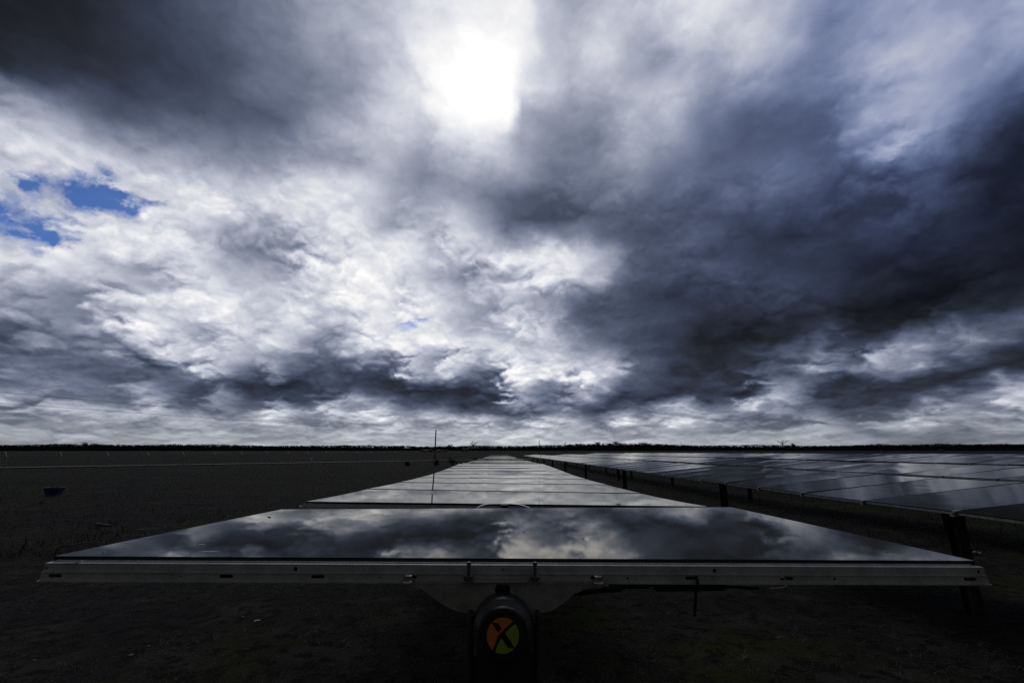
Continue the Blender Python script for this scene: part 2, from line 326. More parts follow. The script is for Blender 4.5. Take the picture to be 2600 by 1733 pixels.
M_galv = mat('galvanised_steel', (.41, .425, .43), .42, .3, noise=[(26, (.31, .325, .33), .45, .6), (3, (.45, .46, .455), .5, .7), (9, (.27, .26, .24), .6, .72)], bump=(60, .15, .0004))
M_field = mat('field_grass', (.018, .020, .007), 1.0, spec=.03, noise=[(.12, (.028, .026, .019), .48, .62)])
M_cast = mat('cast_bracket', (.24, .245, .235), .62, .2, noise=[(25, (.15, .15, .145), .48, .62), (6, (.28, .27, .255), .5, .7)], bump=(90, .5, .0012))
M_bolt = mat('zinc_bolt', (.45, .45, .44), .28, .95)
M_stud = mat('dark_threaded_stud', (.10, .095, .09), .5, .8)
M_black = mat('black_plastic', (.012, .012, .013), .42, spec=.35)
M_rim = mat('satin_black_rim', (.035, .037, .038), .32, spec=.5)
M_post = mat('rusted_dark_post', (.035, .032, .03), .7, .3, noise=[(8, (.055, .042, .034), .5, .65)])
M_orange = mat('orange_print', (.56, .18, .036), .6, spec=.15)
M_green = mat('green_print', (.23, .32, .036), .6, spec=.15)
M_edge = mat('dark_glass_edge', (.006, .010, .010), .25)
M_rock = mat('pale_stone', (.22, .21, .19), .85, spec=.2)
M_white = mat('white_smear', (.75, .75, .72), .8)
M_blue = mat('blue_plastic', (.012, .022, .13), .5)
M_paleplastic = mat('pale_plastic', (.5, .5, .48), .6)
M_roof = mat('rust_red_roof', (.09, .045, .035), .9)
M_wall = mat('pale_wall', (.30, .26, .22), .9)
M_glasspane = mat('window_pane', (.02, .02, .025), .1)
M_fence = mat('fence_steel', (.22, .22, .21), .6, .4)

# glass modules: dark film under smooth glass with a little dust
M_panel = bpy.data.materials.new('module_glass'); M_panel.use_nodes = True
t = M_panel.node_tree; b = t.nodes['Principled BSDF']; c = t.nodes.new('ShaderNodeTexCoord')
b.inputs['IOR'].default_value = 1.42; b.inputs['Specular Tint'].default_value = (1, .965, .88, 1)
def tn(kind_, **k):
    n = t.nodes.new(kind_)
    for a_, v_ in k.items(): n.inputs[a_].default_value = v_
    return n
n1 = tn('ShaderNodeTexNoise', Scale=2.2, Detail=7, Roughness=.65); t.links.new(c.outputs['Object'], n1.inputs['Vector'])
r1 = t.nodes.new('ShaderNodeValToRGB'); r1.color_ramp.elements[0].position = .35; r1.color_ramp.elements[0].color = (.028, .026, .020, 1)
r1.color_ramp.elements[1].position = .75; r1.color_ramp.elements[1].color = (.046, .043, .034, 1)
t.links.new(n1.outputs['Fac'], r1.inputs[0]); t.links.new(r1.outputs[0], b.inputs['Base Color'])
r2 = tn('ShaderNodeMapRange'); r2.inputs[1].default_value = .3; r2.inputs[2].default_value = .8; r2.inputs[3].default_value = .012; r2.inputs[4].default_value = .045
t.links.new(n1.outputs['Fac'], r2.inputs[0]); t.links.new(r2.outputs[0], b.inputs['Roughness'])
oi = t.nodes.new('ShaderNodeObjectInfo'); va = t.nodes.new('ShaderNodeVectorMath'); va.operation = 'ADD'
cmb = t.nodes.new('ShaderNodeCombineXYZ'); mm = t.nodes.new('ShaderNodeMath'); mm.operation = 'MULTIPLY'; mm.inputs[1].default_value = 37.0
t.links.new(oi.outputs['Random'], mm.inputs[0]); t.links.new(mm.outputs[0], cmb.inputs[2])
t.links.new(c.outputs['Object'], va.inputs[0]); t.links.new(cmb.outputs[0], va.inputs[1])
mp = t.nodes.new('ShaderNodeMapping'); mp.inputs['Scale'].default_value = (2.6, .9, 1); t.links.new(va.outputs[0], mp.inputs['Vector'])
n2 = tn('ShaderNodeTexNoise', Scale=1.6, Detail=2, Roughness=.5); t.links.new(mp.outputs[0], n2.inputs['Vector'])
bu = tn('ShaderNodeBump', Strength=1.0, Distance=.00045); t.links.new(n2.outputs['Fac'], bu.inputs['Height']); t.links.new(bu.outputs[0], b.inputs['Normal'])
b.inputs['Specular IOR Level'].default_value = 0.0; b.inputs['Roughness'].default_value = .9
t.links.remove(b.inputs['Roughness'].links[0]); b.inputs['IOR'].default_value = 1.0
gg = tn('ShaderNodeBsdfGlossy'); gg.inputs['Color'].default_value = (.93, .895, .82, 1); t.links.new(r2.outputs[0], gg.inputs['Roughness']); t.links.new(bu.outputs[0], gg.inputs['Normal'])
fr = tn('ShaderNodeFresnel', IOR=1.45); t.links.new(bu.outputs[0], fr.inputs['Normal'])
pw = t.nodes.new('ShaderNodeMath'); pw.operation = 'POWER'; t.links.new(fr.outputs[0], pw.inputs[0]); pw.inputs[1].default_value = 1.18
ms = t.nodes.new('ShaderNodeMixShader'); t.links.new(pw.outputs[0], ms.inputs[0]); t.links.new(b.outputs[0], ms.inputs[1]); t.links.new(gg.outputs[0], ms.inputs[2])
t.links.new(ms.outputs[0], t.nodes['Material Output'].inputs['Surface'])

# ================================================================== ground, road, hills
GY = [-60, 0, 1, 5, 10, 18, 33, 50, 100, 300, 900, 3000, 9000]
GZ = [-1.45, -1.5, -1.5, -1.62, -1.76, -2.0, -2.2, -2.38, -2.6, -3.0, -4.0, -7, -15]
def ground_z(x, y, rough=True):
    z = float(np.interp(y, GY, GZ))
    r = math.hypot(x, y)
    if rough and r < 160:
        z += .05*mnoise.noise(Vector((x*.22, y*.22, 0)))*min(1, r/6+.3) + .02*mnoise.noise(Vector((x*1.1, y*1.1, 3)))
    return z+CAM_Z
def axis(lim, n, p=2.6): return [math.copysign(abs(k/n)**p*lim, k) for k in range(-n, n+1)]
xs = axis(7000, 90, 4.0); ysg = [-60, -30, -15, -8, -4, -2, -1]+[8*(k/60) for k in range(61)][1:]+[8+(9000-8)*((k/110)**4) for k in range(1, 111)]
vs = [(x, y, ground_z(x, y)) for y in ysg for x in xs]; nx = len(xs)
fs = [(j*nx+i, j*nx+i+1, (j+1)*nx+i+1, (j+1)*nx+i) for j in range(len(ysg)-1) for i in range(nx-1)]
kind(new_obj('ground', vs, fs, M_ground, smooth=True), 'structure')

def strip(name, pts, w, m, lift=.03):
    vs, fs = [], []
    for i, (x, y) in enumerate(pts):
        a = Vector(pts[max(i-1, 0)]); b_ = Vector(pts[min(i+1, len(pts)-1)]); d = (b_-a).normalized(); nrm = Vector((-d.y, d.x))
        for s_ in (-1, 1):
            q = Vector((x, y))+nrm*w/2*s_; vs.append((q.x, q.y, ground_z(q.x, q.y, False)+.06+lift))
    for i in range(len(pts)-1): fs.append((2*i, 2*i+1, 2*i+3, 2*i+2))
    return kind(new_obj(name, vs, fs, m), 'structure')
strip('gravel_road', [(-150, -3.0), (-98, 31), (-61, 56), (-26, 81), (-5, 96.5), (18, 113), (60, 142)], 3.6, M_gravelroad)

# low wooded hills round the horizon
HX = [-1500, 0, 430, 900, 1100, 1300, 1400, 1450, 1500, 1600, 1700, 1760, 2000, 2100, 2200, 2350, 2600, 4500]
HT = [1132, 1132, 1132.5, 1135, 1136, 1136, 1134.5, 1131, 1129.5, 1129.5, 1131.5, 1133.5, 1134.5, 1134.5, 1132.5, 1131.5, 1130.5, 1132]
def hill_pt(px, k):
    slope = (px-1266.5)/1130.0
    Yd = (420, 560, 720, 1100)[k]; top = float(np.interp(px, HX, HT)); up = (1135-top)/1130.0*720+mnoise.noise(Vector((px*.01, 0, 0)))*.5
    zt = (-3.6, -2.6*(.4)+up*.4, up, up*.4-2)[k]
    return (slope*Yd, Yd, zt+CAM_Z)
hp = list(range(-2600, 5000, 40)); vs = [hill_pt(px, k) for px in hp for k in range(4)]
fs = [(i*4+k, (i+1)*4+k, (i+1)*4+k+1, i*4+k+1) for i in range(len(hp)-1) for k in range(3)]
kind(new_obj('hills', vs, fs, M_far, smooth=True), 'structure')

# ---- foliage: leaf clumps through a crown's volume
def crown_arrays(cx, cy, cz, rx, rz, n, size, V, F, flat=.6):
    u = np.random.normal(size=(n, 3)); u /= np.linalg.norm(u, axis=1)[:, None]; r = np.random.random(n)**.45
    lump = 1+.35*np.sin(u[:, 0]*4+cx)*np.cos(u[:, 2]*5+cy)
    p = u*(r*lump)[:, None]*np.array([rx, rx, rz])+np.array([cx, cy, cz])
    a = np.random.normal(size=(n, 3)); b_ = np.random.normal(size=(n, 3))
    a *= (size*(.5+np.random.random(n))/np.linalg.norm(a, axis=1))[:, None]; b_ *= (size*(.5+np.random.random(n))/np.linalg.norm(b_, axis=1))[:, None]
    base = sum(len(q) for q in V)
    V.append(np.stack([p-a*.6, p+a*.6, p+b_], 1).reshape(-1, 3)); F.append(np.arange(3*n).reshape(-1, 3)+base)
def tri_mesh(name, V, F, m, parent=None):
    v = np.concatenate(V); f = np.concatenate(F); me = bpy.data.meshes.new(name)
    me.vertices.add(len(v)); me.vertices.foreach_set('co', v.astype(np.float32).ravel())
    me.loops.add(len(f)*3); me.loops.foreach_set('vertex_index', f.astype(np.int32).ravel())
    me.polygons.add(len(f)); me.polygons.foreach_set('loop_start', np.arange(0, len(f)*3, 3, dtype=np.int32))
    me.update(calc_edges=True); me.materials.append(m)
    return new_obj(name, None, None, None, parent, mesh=me)
V, F = [], []
for i in range(6800):
    px = random.uniform(-900, 3500); row = random.random()
    Yd = 430+420*row**.8; slope = (px-1266.5)/1130.0
    top = float(np.interp(px, HX, HT)); tz = (1135-top)/1130.0*720
    z0 = CAM_Z+(-3.2+(tz+3.2)*min(1, max(0, (Yd-430)/290)))
    dens = mnoise.noise(Vector((px*.012, row*2, 5)))
    h = random.uniform(1.8, 3.0)+max(0, dens)*2.4
    h *= 1.0+.75*mnoise.noise(Vector((px*.006, row*1.5, 9)))+.5*max(0, mnoise.noise(Vector((px*.035, 1, 9))))
    crown_arrays(slope*Yd, Yd, z0+h*.5, h*random.uniform(.7, 1.3), h*.55, 80, .5, V, F)
kind(tri_mesh('woodland', V, F, M_leaf), 'stuff', 'dark scrubby woodland along the whole horizon')

def tree(px, Yd, h, w, label, bare=False, name='tree'):
    x = (px-1266.5)/1130.0*Yd
    top = float(np.interp(px, HX, HT)); tz = (1135-top)/1130.0*720
    z0 = CAM_Z+(-3.2+(tz+3.2)*min(1, max(0, (Yd-430)/290)))
    o = thing(name, label, 'tree', (x, Yd, z0))
    mb = MB(); mb.tube([(0, 0, 0), (.1, 0, h*.35), (0, .1, h*.6)], [h*.035, h*.025, h*.015], 7)
    rnd = random.Random(int(px))
    for k in range(16 if bare else 7):
        a = rnd.uniform(0, 6.28); zb = h*rnd.uniform(.25, .55); e = Vector((math.cos(a)*w*.5*rnd.uniform(.5, 1), math.sin(a)*w*.5, h*rnd.uniform(.7, 1)))
        mid_ = Vector((e.x*.4, e.y*.4, zb+(e.z-zb)*.6)); mb.tube([(0, 0, zb), mid_, e], [h*.014, h*.009, h*.004], 5)
        if bare:
            for q in range(4):
                e2 = mid_.lerp(e, .3+.2*q)+Vector((rnd.uniform(-1, 1), rnd.uniform(-1, 1), rnd.uniform(.2, 1)))*h*.12; mb.tube([mid_.lerp(e, .2*q+.1), e2], [h*.006, h*.003], 4)
    mb.build('trunk', M_bark, o)
    V, F = [], []
    for k in range(9 if not bare else 5):
        a = rnd.uniform(0, 6.28); q = rnd.uniform(.1, .8)
        crown_arrays(math.cos(a)*w*.42*q, math.sin(a)*w*.42*q, h*rnd.uniform(.32, .84), w*.26, h*.17, 110 if not bare else 18, .42 if not bare else .3, V, F)
    tri_mesh('crown', V, F, M_leaf, o)
tree(287, 520, 7.6, 9, 'tall dark tree standing above the left horizon scrub, rounder of two side by side')
tree(312, 520, 6.6, 11, 'wide low tree right beside the rounder tree on the left horizon')
tree(1149, 430, 6.2, 6, 'small rounded dark tree on the horizon right of the near utility pole')
tree(1205, 430, 9.0, 9, 'nearly bare spreading tree on the horizon behind the far end of the central row', True)
tree(1508, 640, 6.0, 11, 'dark tree on the hill crest right of the far poles')
tree(1552, 640, 7.0, 13, 'widest dark tree on the wooded hill crest')
tree(1620, 640, 6.0, 15, 'flat spreading tree at the right end of the hill crest')
tree(1966, 500, 11.0, 15, 'lone open branched tree standing above the right horizon', True)
tree(1993, 500, 7.5, 4, 'small thin tree right beside the lone open tree on the right horizon')

# ---- far houses
def house(px, py, Yd, w, h, label, m, mr, rz=0.0):
    x = (px-1266.5)/1130.0*Yd; z = CAM_Z-(py-1135)/1130.0*Yd
    o = thing('house', label, 'house', (x, Yd, z), rz)
    w *= .62; h *= .8; d = w*.7
    mb = MB(); mb.box(-w/2, w/2, -d/2, d/2, -.6, h); mb.build('wall', m, o)
    mb = MB(); e = .25
    mb.add([(-w/2-e, -d/2-e, h+.002), (w/2+e, -d/2-e, h+.002), (w/2+e, d/2+e, h+.002), (-w/2-e, d/2+e, h+.002), (-w/2-e, 0, h+w*.2), (w/2+e, 0, h+w*.2)],
           [(0, 1, 5, 4), (2, 3, 4, 5), (0, 4, 3), (1, 2, 5), (0, 3, 2, 1)]); mb.build('roof', mr, o)
    for k in (-.28, .28):
        f = MB(); f.box(w*k-.45, w*k+.45, -d/2-.03, -d/2+.01, h*.4, h*.75); f.build('window', M_glasspane, o)
house(1084, 1147.5, 300, 3.4, 2.2, 'tiny reddish roofed house, leftmost of the far cluster by the pole', M_wall, M_roof)
house(1092, 1147.8, 300, 3.0, 2.0, 'tiny pale house just left of the near utility pole', M_wall, M_wall, .3)
house(1103, 1147.2, 305, 3.6, 2.2, 'tiny reddish house touching the utility pole on its left', M_roof, M_roof, -.2)
house(1122, 1147.2, 310, 3.0, 1.8, 'tiny brownish house just right of the utility pole', M_roof, M_wall, .1)
house(1131, 1147.0, 310, 2.8, 1.8, 'tiny low pale house in the far cluster, second from its right end', M_wall, M_roof, .4)
house(1140, 1146.8, 312, 2.8, 1.8, 'tiny red roofed house at the right end of the far cluster', M_wall, M_roof)
house(1186, 1144.5, 330, 6.5, 1.6, 'long low grey shed on the horizon behind the end of the central row', M_wood, M_wood)
house(2362, 1146.5, 330, 5.0, 1.4, 'low pale shed among the scrub on the right horizon', M_wood, M_wood)

# ---- utility poles and their lines
PL = [(-48.0, -19.0), (-14.35, 106.0), (20.0, 231.0), (42.0, 293.0), (64.0, 352.0)]
plab = ['utility pole beyond the left edge of the view, carrying both power lines', 'tall wooden utility pole left of the central panel row, nearest in view', 'second utility pole, just right of the far end of the central row', 'third utility pole along the line, smaller and further right', 'smallest and farthest wooden utility pole of the line, by the wooded hill']
ptop = [3.9, 3.83, 3.85, 3.75, 2.9]
for i, (x, y) in enumerate(PL):
    z0 = ground_z(x, y, False); h = ptop[i]+CAM_Z-z0
    o = thing('utility_pole', plab[i], 'utility pole', (x, y, z0), group='utility poles of the power line')
    lean = .012*(i % 3-1)
    mb = MB(); mb.tube([(0, 0, -.3), (lean*h*.5, 0, h*.5), (lean*h, 0, h)], [.17, .15, .12], 10); mb.build('pole', M_wood, o)
    for dz, nm in ((-.08, 'insulator'), (-.82, 'insulator')):
        q = MB(); q.lathe([(.03, -.07), (.06, -.04), (.035, 0), (.06, .03), (.03, .07)], 'Z', 8, (lean*h+.17, 0, h+dz)); q.tube([(lean*h, 0, h+dz), (lean*h+.16, 0, h+dz)], .02, 6)
        q.build('insulator', M_paleplastic, o)
for dz, lab in ((-.08, 'upper thin black power line crossing the left sky'), (-.82, 'lower thin black power line crossing the left sky')):
    mb = MB(); pts = []
    for i in range(len(PL)-1):
        a, b_ = PL[i], PL[i+1]; sag = [.55, .9, .5, .5][i]
        for k in range(24 if i == 0 else 12):
            s_ = k/(24 if i == 0 else 12); zz = (ptop[i]*(1-s_)+ptop[i+1]*s_)+dz-(0.0 if i == 0 else sag*4*s_*(1-s_)*.35)-(.12*4*s_*(1-s_) if i == 0 else 0)
            pts.append((a[0]+(b_[0]-a[0])*s_+.17, a[1]+(b_[1]-a[1])*s_, zz+CAM_Z))
    mb.tube(pts, .011, 5); tag(mb.build('power_line', M_wire), lab, 'power line', 'power lines on the poles')
# thin far mast on the hill
x = (1713-1266.5)/1130*640; mb = MB(); mb.tube([(0, 0, 0), (0, 0, 9.5)], [.22, .12], 6)
for k in range(5): mb.box(-.5, .5, -.03, .03, 3+k*1.4, 3.06+k*1.4)
o = mb.build('mast', M_wire); o.location = (x, 640, CAM_Z-1.0); tag(o, 'thin mast standing on the horizon right of the wooded hill', 'mast')

# ---- chain link fence along the left
FX, FY, FVX, FVY = -33.6, 33.0, 1.16, 2.76
fen = thing('chain_link_fence', 'chain link fence with slanted barbed wire arms crossing the field at left', 'fence', (0, 0, 0))
fn = 26; fp = []
for i in range(-3, fn):
    x, y = FX+FVX*i, FY+FVY*i; z = ground_z(x, y); fp.append(Vector((x, y, z)))
pm = None
sd_ = Vector((-FVY, FVX, 0)).normalized()          # away to the outer side
for p in fp:
    if pm is None:
        mb = MB(); mb.tube([(0, 0, -.2), (0, 0, 1.62)], .030, 8); po = mb.build('post', M_fence, fen); pm = po.data
        mb = MB(); mb.tube([Vector((0, 0, 1.60)), Vector((0, 0, 1.60))+sd_*.30+Vector((0, 0, .33))], .024, 6); ao = mb.build('arm', M_paleplastic, po); am = ao.data
    else:
        po = new_obj('post', None, None, None, fen, mesh=pm); ao = new_obj('arm', None, None, None, po, mesh=am)
    po.location = p
for k in range(3):
    mb = MB(); q = (k+1)/3; mb.tube([p+Vector((0, 0, 1.6+.33*q))+sd_*.30*q for p in fp], .0035, 4); mb.build('barbed_wire', M_fence, fen)
V, F = [], []
fl = (fp[-1]-fp[0]).length; dd = (fp[-1]-fp[0]).normalized(); H_ = 1.55; step = .16; nseg = int(fl/step)
side_ = Vector((-dd.y, dd.x, 0))*.002
mb = MB()
for i in range(nseg):
    for sgn in (1, -1):
        s0 = i*step; s1 = s0+sgn*H_
        if s1 < 0 or s1 > fl: continue
        def fpos(s_, h_):
            k = min(len(fp)-2, int(s_/fl*(len(fp)-1))); f_ = s_/fl*(len(fp)-1)-k; return fp[k].lerp(fp[k+1], f_)+Vector((0, 0, h_+.03))
        a_, m_, b_ = fpos(s0, 0), fpos((s0+s1)/2, H_/2), fpos(s1, H_)
        w_ = dd*.0022
        mb.add([a_-w_, a_+w_, m_+w_, m_-w_, b_+w_, b_-w_], [(0, 1, 2, 3), (3, 2, 4, 5)])
kind(mb.build('wire_mesh', M_fence, fen), 'stuff')

# ================================================================== solar trackers
PW, PT = 1.85, .006
def panel_from(c00, c10, c01, c11, name, parent, bow=-.0018):
    """glass slab from near-left, near-right, far-left, far-right corners, a little bowed"""
    n = 10; vs = []; c00, c10, c01, c11 = [Vector(c) for c in (c00, c10, c01, c11)]
    for j in range(n+1):
        for i in range(n+1):
            u, v = i/n, j/n; p = c00.lerp(c10, u).lerp(c01.lerp(c11, u), v); p.z += bow*4*v*(1-v); vs.append(p)
    nt_ = len(vs); vs = vs+[p-Vector((0, 0, PT)) for p in vs]+[p.copy() for p in vs]; m = n+1; q_ = 2*nt_
    top = [(q_+j*m+i, q_+j*m+i+1, q_+(j+1)*m+i+1, q_+(j+1)*m+i) for j in range(n) for i in range(n)]
    bot = [tuple(k-nt_ for k in f[::-1]) for f in top]; rim = []
    for i in range(n):
        rim += [(i+1, i, nt_+i, nt_+i+1), (n*m+i, n*m+i+1, nt_+n*m+i+1, nt_+n*m+i), (i*m, (i+1)*m, nt_+(i+1)*m, nt_+i*m), ((i+1)*m+n, i*m+n, nt_+i*m+n, nt_+(i+1)*m+n)]
    me = bpy.data.meshes.new(name); me.from_pydata([tuple(v) for v in vs], [], top+bot+rim); me.materials.append(M_panel); me.materials.append(M_edge)
    for k, pl_ in enumerate(me.polygons): pl_.material_index = 0 if k < len(top) else 1; pl_.use_smooth = k < len(top)
    return new_obj(name, None, None, None, parent, mesh=me)
def unit_panel(w, d):
    vs = [(-w/2, 0, 0), (w/2, 0, 0), (w/2, d, 0), (-w/2, d, 0)]; vs += [(x, y, z-PT) for x, y, z in vs]; ns = 6
    for j in range(ns+1): vs += [(-w/2, d*j/ns, -.0016*4*(j/ns)*(1-j/ns)), (w/2, d*j/ns, -.0016*4*(j/ns)*(1-j/ns))]
    fs = [(8+2*j, 9+2*j, 11+2*j, 10+2*j) for j in range(ns)]
    me = bpy.data.meshes.new('panel'); me.from_pydata(vs, [], fs+[(7, 6, 5, 4), (1, 0, 4, 5), (2, 1, 5, 6), (3, 2, 6, 7), (0, 3, 7, 4)])
    me.materials.append(M_panel); me.materials.append(M_edge)
    for k, pl_ in enumerate(me.polygons): pl_.material_index = 0 if k < ns else 1; pl_.use_smooth = k < ns
    return me
UP = unit_panel(PW, .984)
def box_mesh(name, m, *a):
    mb = MB(); mb.box(*a); me = bpy.data.meshes.new(name); me.from_pydata(mb.v, [], mb.f); me.materials.append(m); return me
RAILM = box_mesh('cross_rail', M_galv, -PW/2+.01, PW/2-.01, .02, .06, -.052, -.010)
CLIPM = box_mesh('clamp', M_galv, -.03, .03, -.012, .012, -.008, .006)
EDGEM = box_mesh('edge_rail', M_galv, -PW/2+.006, -PW/2+.026, .02, .98, -.030, -.009)
def post_mesh(h):
    mb = MB(); w, fl = .056, .004                       # H-section pile with its bearing bracket
    mb.box(-w, w, -.055, -.049, -h, -.16); mb.box(-w, w, .049, .055, -h, -.16); mb.box(-fl, fl, -.048, .048, -h, -.16)
    mb.box(-.08, .08, -.07, .07, -.162, -.12)
    for s_ in (-1, 1): mb.add([(s_*.057, -.057, -.27), (s_*.060, .057, -.27), (s_*.10, .057, -.163), (s_*.10, -.057, -.163), (s_*.055, -.057, -.163), (s_*.055, .057, -.163)], [(0, 3, 4), (1, 5, 2), (0, 1, 2, 3), (0, 4, 5, 1), (3, 2, 5, 4)])
    me = bpy.data.meshes.new('support_post'); me.from_pydata(mb.v, [], mb.f); me.materials.append(M_post); return me
PM = post_mesh(3.0)

Z1Y = [.987, 1.979, 2.214, 3.26, 4.29, 5.30, 6.40, 7.30, 10.24, 12.56, 24.6, 51.0]
Z1Z = [-.217, -.244, -.254, -.290, -.3155, -.335, -.351, -.352, -.358, -.40, -.56, -.85]
def row1_z(y): return float(np.interp(y, Z1Y, Z1Z))+CAM_Z
Z2Y = [0, 4.02, 5.03, 6.02, 7.01, 8.9, 13.4, 21.9, 40, 73]
Z2Z = [-.48, -.533, -.551, -.567, -.58, -.60, -.655, -.725, -.92, -1.27]
rnd = random.Random(3)

r1o = thing('solar_tracker', 'central row of glass solar panels running straight away from the emblem hub', 'solar tracker', (.05, .93, ground_z(.05, .93)), group='solar tracker rows')
inv = Matrix.Translation(-r1o.location)
def C1(o):                          # put a mesh modelled in world coordinates under row 1
    o.matrix_parent_inverse = Matrix.Identity(4); o.data.transform(inv); return o
near = panel_from((-.869, .987, CAM_Z-.207), (.981, .987, CAM_Z-.227), (-.880, 1.979, CAM_Z-.245), (.970, 1.979, CAM_Z-.243), 'panel', r1o, .0006); C1(near)
yj = 2.214; k = 0
cross = {0: .028, 1: .034, 2: .025, 3: .02, 4: .010, 5: .003}
while yj < 50:
    y1 = yj+(.990 if k < 10 else 1.010); gapy = .034 if k < 10 else .014
    
    a, b_ = cross.get(k, .004*rnd.uniform(-1, 1)), cross.get(k+1, .004*rnd.uniform(-1, 1))
    dz0, dz1 = rnd.uniform(-.003, .003)*(k > 3), rnd.uniform(-.003, .003)*(k > 3)
    x0 = .045+.0010*yj
    za, zb = row1_z(yj)+dz0+.0016*(0 < k < 10), row1_z(y1)+dz1-.0012*(k < 10)
    if k < 10:
        o = panel_from((x0-PW/2, yj, za+a/2), (x0+PW/2, yj, za-a/2), (x0-PW/2, y1, zb+b_/2), (x0+PW/2, y1, zb-b_/2), 'panel', r1o, -.0020 if k else -.0032); C1(o)
    else:
        o = new_obj('panel', None, None, None, r1o, mesh=UP); o.location = Vector((x0, yj, za))-r1o.location
        o.rotation_euler = (math.atan2(zb-za, y1-yj), math.atan2(a, PW), 0)
    if k < 30:
        q = new_obj('cross_rail', None, None, None, r1o, mesh=RAILM); q.location = Vector((x0, yj-.006 if k else yj+.03, za))-r1o.location; q.rotation_euler = (0, math.atan2(a, PW), 0)
    yj = y1+gapy+(.16 if k in (7, 17, 27, 37) else 0); k += 1
mb = MB(); mb.tube([(.010+.001*y, y, row1_z(y)-.115) for y in [1.0]+list(np.linspace(2, 50.5, 40))], .045, 14); C1(mb.build('torque_tube', M_galv, r1o, True))
for y in (2.09, 10.5, 18, 26, 34, 42, 50):
    q = new_obj('support_post', None, None, None, r1o, mesh=PM); q.location = Vector((.010, y, row1_z(y)))-r1o.location

# rows to the right
rows_def = [
 (4.82, .0, .180, 1.0, 'second solar panel row, directly right of the central row, large panels at right edge'),
 (9.62, .055, .180, 2.2, 'third solar panel row counting from the central one, with bright glints near the right edge'),
 (14.4, .205, .175, 3.4, 'fourth panel row, a dark band above the third row at right'),
 (19.2, .235, .18, 4.6, 'fifth panel row, thin flat strip near the top of the field at right'),
 (24.0, .23, .18, 6.0, 'sixth panel row, hardly visible strip behind the fifth'),
 (28.8, .21, .18, 8.0, 'farthest panel row at the right, a hairline below the dark scrub')]
first = None
for ri, (cx, dz, rise, ystart, lab) in enumerate(rows_def):
    yb = 4.02-1.010*int((4.02-ystart)/1.010)
    o = thing('solar_tracker', lab, 'solar tracker', (cx, yb, ground_z(cx, yb)), group='solar tracker rows')
    zc_ = lambda y: float(np.interp(y, Z2Y, Z2Z))+dz+rise/2+CAM_Z
    y = yb; k = 0
    while y < 73:
        roll = -math.atan2(rise, PW*.99)+rad(rnd.uniform(-.35, .35))
        z0, z1 = zc_(y), zc_(y+1.0)
        q = new_obj('panel', None, None, None, o, mesh=UP); q.location = Vector((cx, y, z0+rnd.uniform(-.003, .003)))-o.location
        q.rotation_euler = (math.atan2(z1-z0, 1.0)+rad(rnd.uniform(-.25, .25)), roll, 0)
        if ri < 2 and k < 24:
            e = new_obj('edge_rail', None, None, None, o, mesh=EDGEM); e.location = q.location; e.rotation_euler = q.rotation_euler
            e = new_obj('clamp', None, None, None, o, mesh=CLIPM); e.location = q.location+Vector((-PW/2*math.cos(roll)+.015, -.012, PW/2*math.sin(roll))); e.rotation_euler = (0, roll, 0)
        if ri < 3 and k < 24:
            e = new_obj('cross_rail', None, None, None, o, mesh=RAILM); e.location = q.location-Vector((0, .005, 0)); e.rotation_euler = (0, roll, 0)
        y += 1.010; k += 1
        if k in (15, 33, 51): y += .12
    mb = MB(); mb.tube([Vector((cx, y_, zc_(y_)-.145))-o.location for y_ in np.linspace(yb, 73, 40)], .055, 10); mb.build('torque_tube', M_galv, o, True)
    for y_ in (4.97, 10.1, 18, 26, 34, 42, 50, 58, 66):
        if y_ < yb: continue
        q = new_obj('support_post', None, None, None, o, mesh=PM); q.location = Vector((cx, y_, zc_(y_)))-o.location
    if ri == 0:            # drive box on the third post of the second row
        mb = MB(); mb.box(cx-.30, cx-.20, 17.94, 18.02, zc_(18)-.62, zc_(18)-.2); mb.box(cx-.22, cx-.06, 17.97, 17.99, zc_(18)-.24, zc_(18)-.2)
        e = mb.build('drive_box', M_black, o); e.data.transform(Matrix.Translation(-o.location))

# ------------------------------------------------------------------ front end of the central row
TH = math.atan2(-.020, 1.85)                       # the end rail leans a little to the right
FC = Vector((.056, .967, CAM_Z-.217))              # its frame: glass level over the face
def loc(px, py, Yd=.967):
    p = at(px, py, Yd)-FC; return (p.x*math.cos(TH)+p.z*math.sin(TH), -p.x*math.sin(TH)+p.z*math.cos(TH))
RM = Matrix.Translation(FC) @ Matrix.Rotation(-TH, 4, 'Y')
def place(o):
    o.data.transform(inv @ RM); return o
XL, XR = -.921, .921
def circ(cx_, cz_, r, n=14): return [(cx_+r*math.cos(2*math.pi*k/n), cz_+r*math.sin(2*math.pi*k/n)) for k in range(n)]
def slot(cx_, cz_, hw, r, n=7):
    out = [(cx_+hw-r+r*math.cos(a), cz_+r*math.sin(a)) for a in np.linspace(-math.pi/2, math.pi/2, n)]
    return out+[(cx_-hw+r+r*math.cos(a), cz_+r*math.sin(a)) for a in np.linspace(math.pi/2, 3*math.pi/2, n)]
zU0, zU1, zL1 = -.0097, -.0235, -.0375
mpx = .000766
holesU = [circ(loc(px, py)[0], -.0163, r*mpx) for px, py, r in ((118, 1438, 3.5), (751, 1438, 5), (1278, 1440, 3), (1814, 1445, 5), (2485, 1451, 4))]
holesL = [circ(loc(px, py)[0], -.0302, r*mpx) for px, py, r in ((460, 1457, 2), (965, 1457, 2.2), (1593, 1461, 3), (2118, 1467, 3.5))]
holesL += [slot(loc(px, py)[0], -.0296, hw*mpx, 4*mpx) for px, py, hw in ((142, 1457, 17), (576, 1457, 17), (808, 1457, 17), (1042, 1458, 17), (1515, 1460, 17), (1755, 1460, 17), (1997, 1464, 17), (2462, 1470, 17))]
